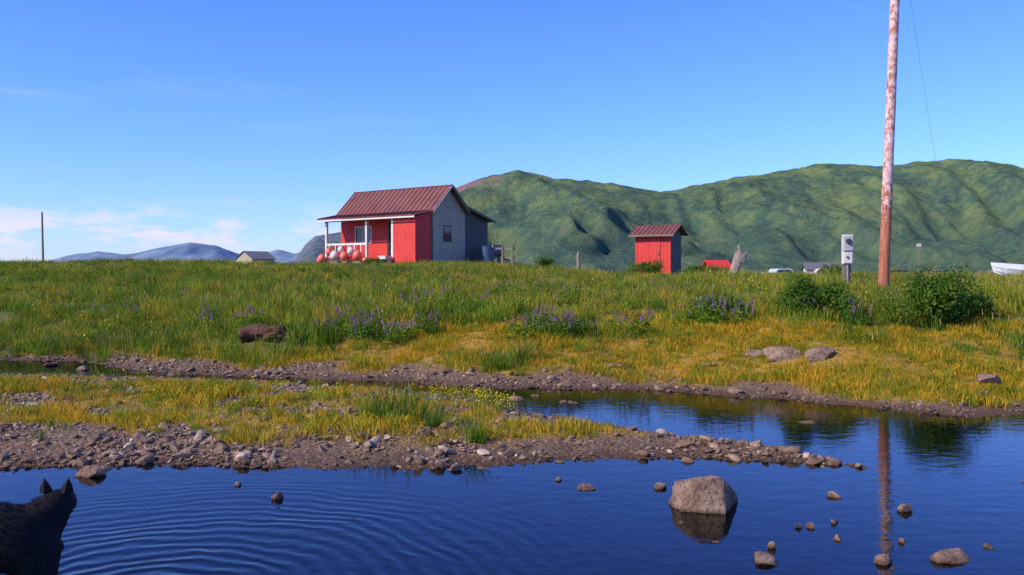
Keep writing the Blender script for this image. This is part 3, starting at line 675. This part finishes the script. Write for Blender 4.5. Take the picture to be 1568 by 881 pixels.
# ------------------------------------------------------------------ distant buildings, car, boat
def house(name,x,y,w,d,h,rh,wm,rm,rz):
    z=hz(x,y); H=empty(name,(x,y,z),rz)
    prismx('walls',[(0,-.3),(d,-.3),(d,h),(d/2,h+rh),(0,h)],-w/2,w/2,wm,H)
    slab('roof_front',(d/2,h+rh+.05),(-.3,h-.15),-w/2-.3,w/2+.3,.08,rm,H,.5); slab('roof_rear',(d/2+.004,h+rh+.05),(d+.3,h-.15),-w/2-.3,w/2+.3,.08,rm,H,.5)
    box('window_left',-w*.3,-w*.15,-.03,-.003,h*.45,h*.8,GLS,H); box('door',w*.05,w*.2,-.03,-.003,0,h*.8,DRK,H); return H
GR=m_simple('grey_roof',(.14,.14,.15),.7)
house('distant_house',-56,200,6.0,6,4.0,1.6,GRY,GR,.9)
house('distant_house',-160,350,9,6,3.6,2.5,DRK,GR,.2)
house('red_hut',17.6,75,1.5,1.6,1.2,.5,RED,RED,.2)
def car(x,y,rz,c):
    K=empty('parked_car',(x,y,hz(x,y)),rz); pm=m_simple('car_paint',c,.35,0,.03)
    sec=[(-2.1,.35),(-2.15,.75),(-2.0,.95),(-1.2,1.0),(-.75,1.45),(.9,1.5),(1.6,1.05),(2.1,.95),(2.15,.35)]
    v=[(x_,-.85,z_) for x_,z_ in sec]+[(x_,.85,z_) for x_,z_ in sec]; n_=len(sec)
    f=[(i,(i+1)%n_,(i+1)%n_+n_,i+n_) for i in range(n_)]+[tuple(range(n_)),tuple(range(n_,2*n_))[::-1]]
    b=mobj('body',v,f,pm,K); b.modifiers.new('b','BEVEL').width=.06
    for sy in (-.857,.857): mobj('side_windows',[(-1.05,sy,1.03),(1.35,sy,1.06),(.85,sy,1.4),(-.7,sy,1.36)],[(0,1,2,3)],GLS,K)
    for i,(wx,wy) in enumerate(((-1.35,-.87),(1.35,-.87),(-1.35,.65),(1.35,.65))): cyl('wheel_%d'%i,(wx,wy,.33),(wx,wy+.22,.33),.33,.33,INT,K,18)
car(33.2,110,.3,(.7,.7,.7)); car(38,108,-.2,(.75,.6,.4))
house('distant_house',42,120,4,4,1.5,.8,WHT,GR,-.2)
V=[];F=[];NS=11;NP=9
for i in range(NS):
    t=i/(NS-1); x=-2.1+4.2*t; wd=.82*(1-max(0,(t-.45)/.55)**2.2)+.01; k0=.02+.38*max(0,(t-.55)/.45)**2; top=.55+.22*t**2
    for j in range(NP):
        a=-1+2*j/(NP-1); s_=abs(a); 
        V.append((x+.15*t*s_,math.copysign(min(1,s_*1.35),a)*wd*(.82+.18*s_),k0+(top-k0)*max(0,(s_-.35)/.65)**.9))
for i in range(NS-1):
    for j in range(NP-1): F.append((i*NP+j,i*NP+j+1,(i+1)*NP+j+1,(i+1)*NP+j))
F.append(tuple(range(NP)))
SK=empty('skiff_boat',(20.2,33.0,hz(20.2,33)+.05),math.radians(172))
h_=mobj('hull',V,F,m_simple('boat_white',(.75,.75,.73),.4,0,.08,3),SK); h_.modifiers.new('s','SOLIDIFY').thickness=.04
for i,x in enumerate((-1.0,.3)): box('thwart_%d'%i,x-.12,x+.12,-.68,.68,.38,.42,WOOD,SK)
box('transom_motor',-2.4,-2.12,-.15,.15,.3,.95,DRK,SK,.05)

# ------------------------------------------------------------------ dog
m,nt,n,l,p=mat('black_fur'); f_=noise(nt,objc(nt),60,4); l.new(ramp(nt,f_,[(.3,(.005,.005,.006)),(.7,(.014,.012,.013))]),p.inputs['Base Color']); p.inputs['Roughness'].default_value=.75; p.inputs['Specular IOR Level'].default_value=.15; FUR=m
dogpos=(-2.405,4.12,-.025); drz=.40
D=empty('dog',dogpos,drz)
dv=[(-.48,0,.40),(-.28,0,.42),(-.04,0,.40),(.10,.0,.37),(.17,.02,.42),(.215,.04,.46),(.25,.065,.497),(.27,.11,.50),(.29,.18,.47),(.305,.23,.458)]
dr=[(.10,.11),(.105,.115),(.135,.16),(.14,.155),(.12,.13),(.10,.105),(.083,.080),(.074,.068),(.038,.036),(.025,.023)]
E=[(i,i+1) for i in range(9)]
def chain(par,pts,rr):
    k=par
    for a,b in zip(pts,rr): dv.append(a); dr.append((b,b)); E.append((k,len(dv)-1)); k=len(dv)-1
for sy in (-1,1):
    chain(3,[(.18,sy*.085,.27),(.17,sy*.09,.14),(.21,sy*.09,-.01),(.22,sy*.09,-.12),(.27,sy*.09,-.17)],[.10,.072,.048,.036,.038])
    chain(0,[(-.46,sy*.09,.32),(-.36,sy*.11,.16),(-.54,sy*.11,.02),(-.52,sy*.11,-.13),(-.47,sy*.11,-.17)],[.085,.06,.032,.027,.032])
chain(0,[(-.60,0,.40),(-.72,0,.30),(-.81,0,.14)],[.045,.05,.02])
body=skinobj('body',dv,E,dr,FUR,(0,0,0),0,2,root=2,parent=D)
hd=Vector((.255,.085,.503)); fw=Vector((.34,.94,0)).normalized(); sd=Vector((fw.y,-fw.x,0))
def ear(nm,sg):
    b=hd-fw*.03+sd*sg*.047+Vector((0,0,.050)); up=Vector((0,0,1))*.072+sd*sg*.010
    V=[b-sd*.034,b+sd*.034,b+up*.5+sd*.023,b+up*.5-sd*.023,b+up, b-fw*.026, b-fw*.016+up*.5, b+fw*.02]
    F=[(0,5,6,3),(5,1,2,6),(3,6,4),(6,2,4),(0,3,7),(7,2,1),(7,3,4),(7,4,2),(0,7,5),(5,7,1)]
    return mobj(nm,V,F,FUR,D)
ear('ear_left',-1); ear('ear_right',1)
EY=m_simple('dog_eye',(.05,.025,.01),.1)
for nm,sg in (('eye_left',-1),('eye_right',1)): mobj(nm,iv*.009+np.array(hd+fw*.085+sd*sg*.034+Vector((0,0,.008))),if_,EY,D,smooth=True)
mobj('nose',iv*np.array((.015,.012,.011))+np.array((.31,.252,.464)),if_,m_simple('dog_nose',(.01,.01,.01),.3),D,smooth=True)
bpy.context.view_layer.update()
dg=bpy.context.evaluated_depsgraph_get(); em=body.evaluated_get(dg).to_mesh()
r=np.random.RandomState(8); vs=np.array([v.co[:] for v in em.vertices]); ns=np.array([v.normal[:] for v in em.vertices])
V=[];F=[]
tris=[(pl.vertices[:],pl.area) for pl in em.polygons]; ar=np.array([t[1] for t in tris]); pick=r.choice(len(tris),18000,p=ar/ar.sum())
for i in pick:
    vv=tris[i][0]; w_=r.dirichlet(np.ones(len(vv))); c_=(vs[list(vv)]*w_[:,None]).sum(0); nn=(ns[list(vv)]*w_[:,None]).sum(0)
    d=nn*.6+np.array((-.8,-.15,-.45))*.7+r.normal(size=3)*.18; d/=np.linalg.norm(d); u=np.cross(d,r.normal(size=3)); u/=np.linalg.norm(u)
    ln=r.uniform(.012,.03)*(1 if c_[0]<.2 else .6); b0=len(V); V+=[tuple(c_-nn*.003-u*.0016),tuple(c_-nn*.003+u*.0016),tuple(c_+d*ln)]; F.append((b0,b0+1,b0+2))
mobj('fur',V,F,FUR,D)

# ------------------------------------------------------------------ world & sun
sd_=Vector((-.80,-.42,0)).normalized(); el=math.radians(36)
to=Vector((sd_.x*math.cos(el),sd_.y*math.cos(el),math.sin(el)))
su=bpy.data.lights.new('sun','SUN'); su.energy=5; su.angle=math.radians(.5); su.color=(1,.89,.68)
so=bpy.data.objects.new('sun',su); link(so); so.rotation_euler=(-to).to_track_quat('-Z','Y').to_euler()
w=bpy.data.worlds.new('World'); S.world=w; w.use_nodes=True; nt=w.node_tree; l=nt.links
bg=nt.nodes['Background']; bg.inputs[1].default_value=.15
sk=nt.nodes.new('ShaderNodeTexSky'); sk.sky_type='NISHITA'; sk.sun_disc=False; sk.sun_elevation=el; sk.sun_rotation=math.atan2(to.x,to.y)
sk.air_density=1.0; sk.dust_density=.2; sk.ozone_density=3
tc=nt.nodes.new('ShaderNodeTexCoord'); sp=nt.nodes.new('ShaderNodeSeparateXYZ'); l.new(tc.outputs['Generated'],sp.inputs[0])
elv=sp.outputs[2]
gr=ramp(nt,elv,[(0,(.33,.41,.66)),(.06,(.30,.40,.80)),(.16,(.27,.40,.88)),(.3,(.25,.385,.98)),(1,(.17,.30,.65))])
g2=mixc(nt,1.0,sk.outputs[0],gr,'MULTIPLY')
vs_=nt.nodes.new('ShaderNodeVectorMath'); vs_.operation='SCALE'; l.new(g2,vs_.inputs[0]); vs_.inputs['Scale'].default_value=2.15
mp=nt.nodes.new('ShaderNodeMapping'); mp.inputs['Scale'].default_value=(1,1,3.6); l.new(tc.outputs['Generated'],mp.inputs['Vector'])
n1=noise(nt,mp.outputs[0],11,8,.6)
def band(lo,mid,hi):
    r=nt.nodes.new('ShaderNodeValToRGB'); e=r.color_ramp.elements; e.new(.5)
    for q,(a,b) in zip(e,((lo,0),(mid,1),(hi,0))): q.position=a; q.color=(b,b,b,1)
    l.new(elv,r.inputs[0]); return r.outputs[0]
az=mathn(nt,'MULTIPLY_ADD',sp.outputs[0],-4,-.3); azc=nt.nodes.new('ShaderNodeClamp'); l.new(az,azc.inputs[0])
f1=ramp(nt,n1,[(.47,(0,0,0)),(.58,(1,1,1))])
cl=mathn(nt,'MULTIPLY',mathn(nt,'MULTIPLY',f1,band(.0,.04,.08)),azc.outputs[0])
mp2=nt.nodes.new('ShaderNodeMapping'); mp2.inputs['Scale'].default_value=(1,1,12); l.new(tc.outputs['Generated'],mp2.inputs['Vector'])
f2=ramp(nt,noise(nt,mp2.outputs[0],3,6,.6),[(.5,(0,0,0)),(.75,(1,1,1))])
cl2=mathn(nt,'MULTIPLY',mathn(nt,'MULTIPLY',mathn(nt,'MULTIPLY',f2,band(.1,.17,.22)),.2),azc.outputs[0])
cc=mathn(nt,'ADD',mathn(nt,'MULTIPLY',cl,.9),cl2)
col=mixc(nt,cc,vs_.outputs[0],(6.0,5.5,6.1))
l.new(col,bg.inputs[0])
# ------------------------------------------------------------------ camera
cam=bpy.data.cameras.new('camera'); cam.lens=36*1358/1568; cam.sensor_width=36; cam.clip_end=20000; cam.clip_start=.05
co=bpy.data.objects.new('camera',cam); link(co); co.location=(0,0,1.6); co.rotation_euler=(math.radians(90-1.076),0,0)
S.camera=co
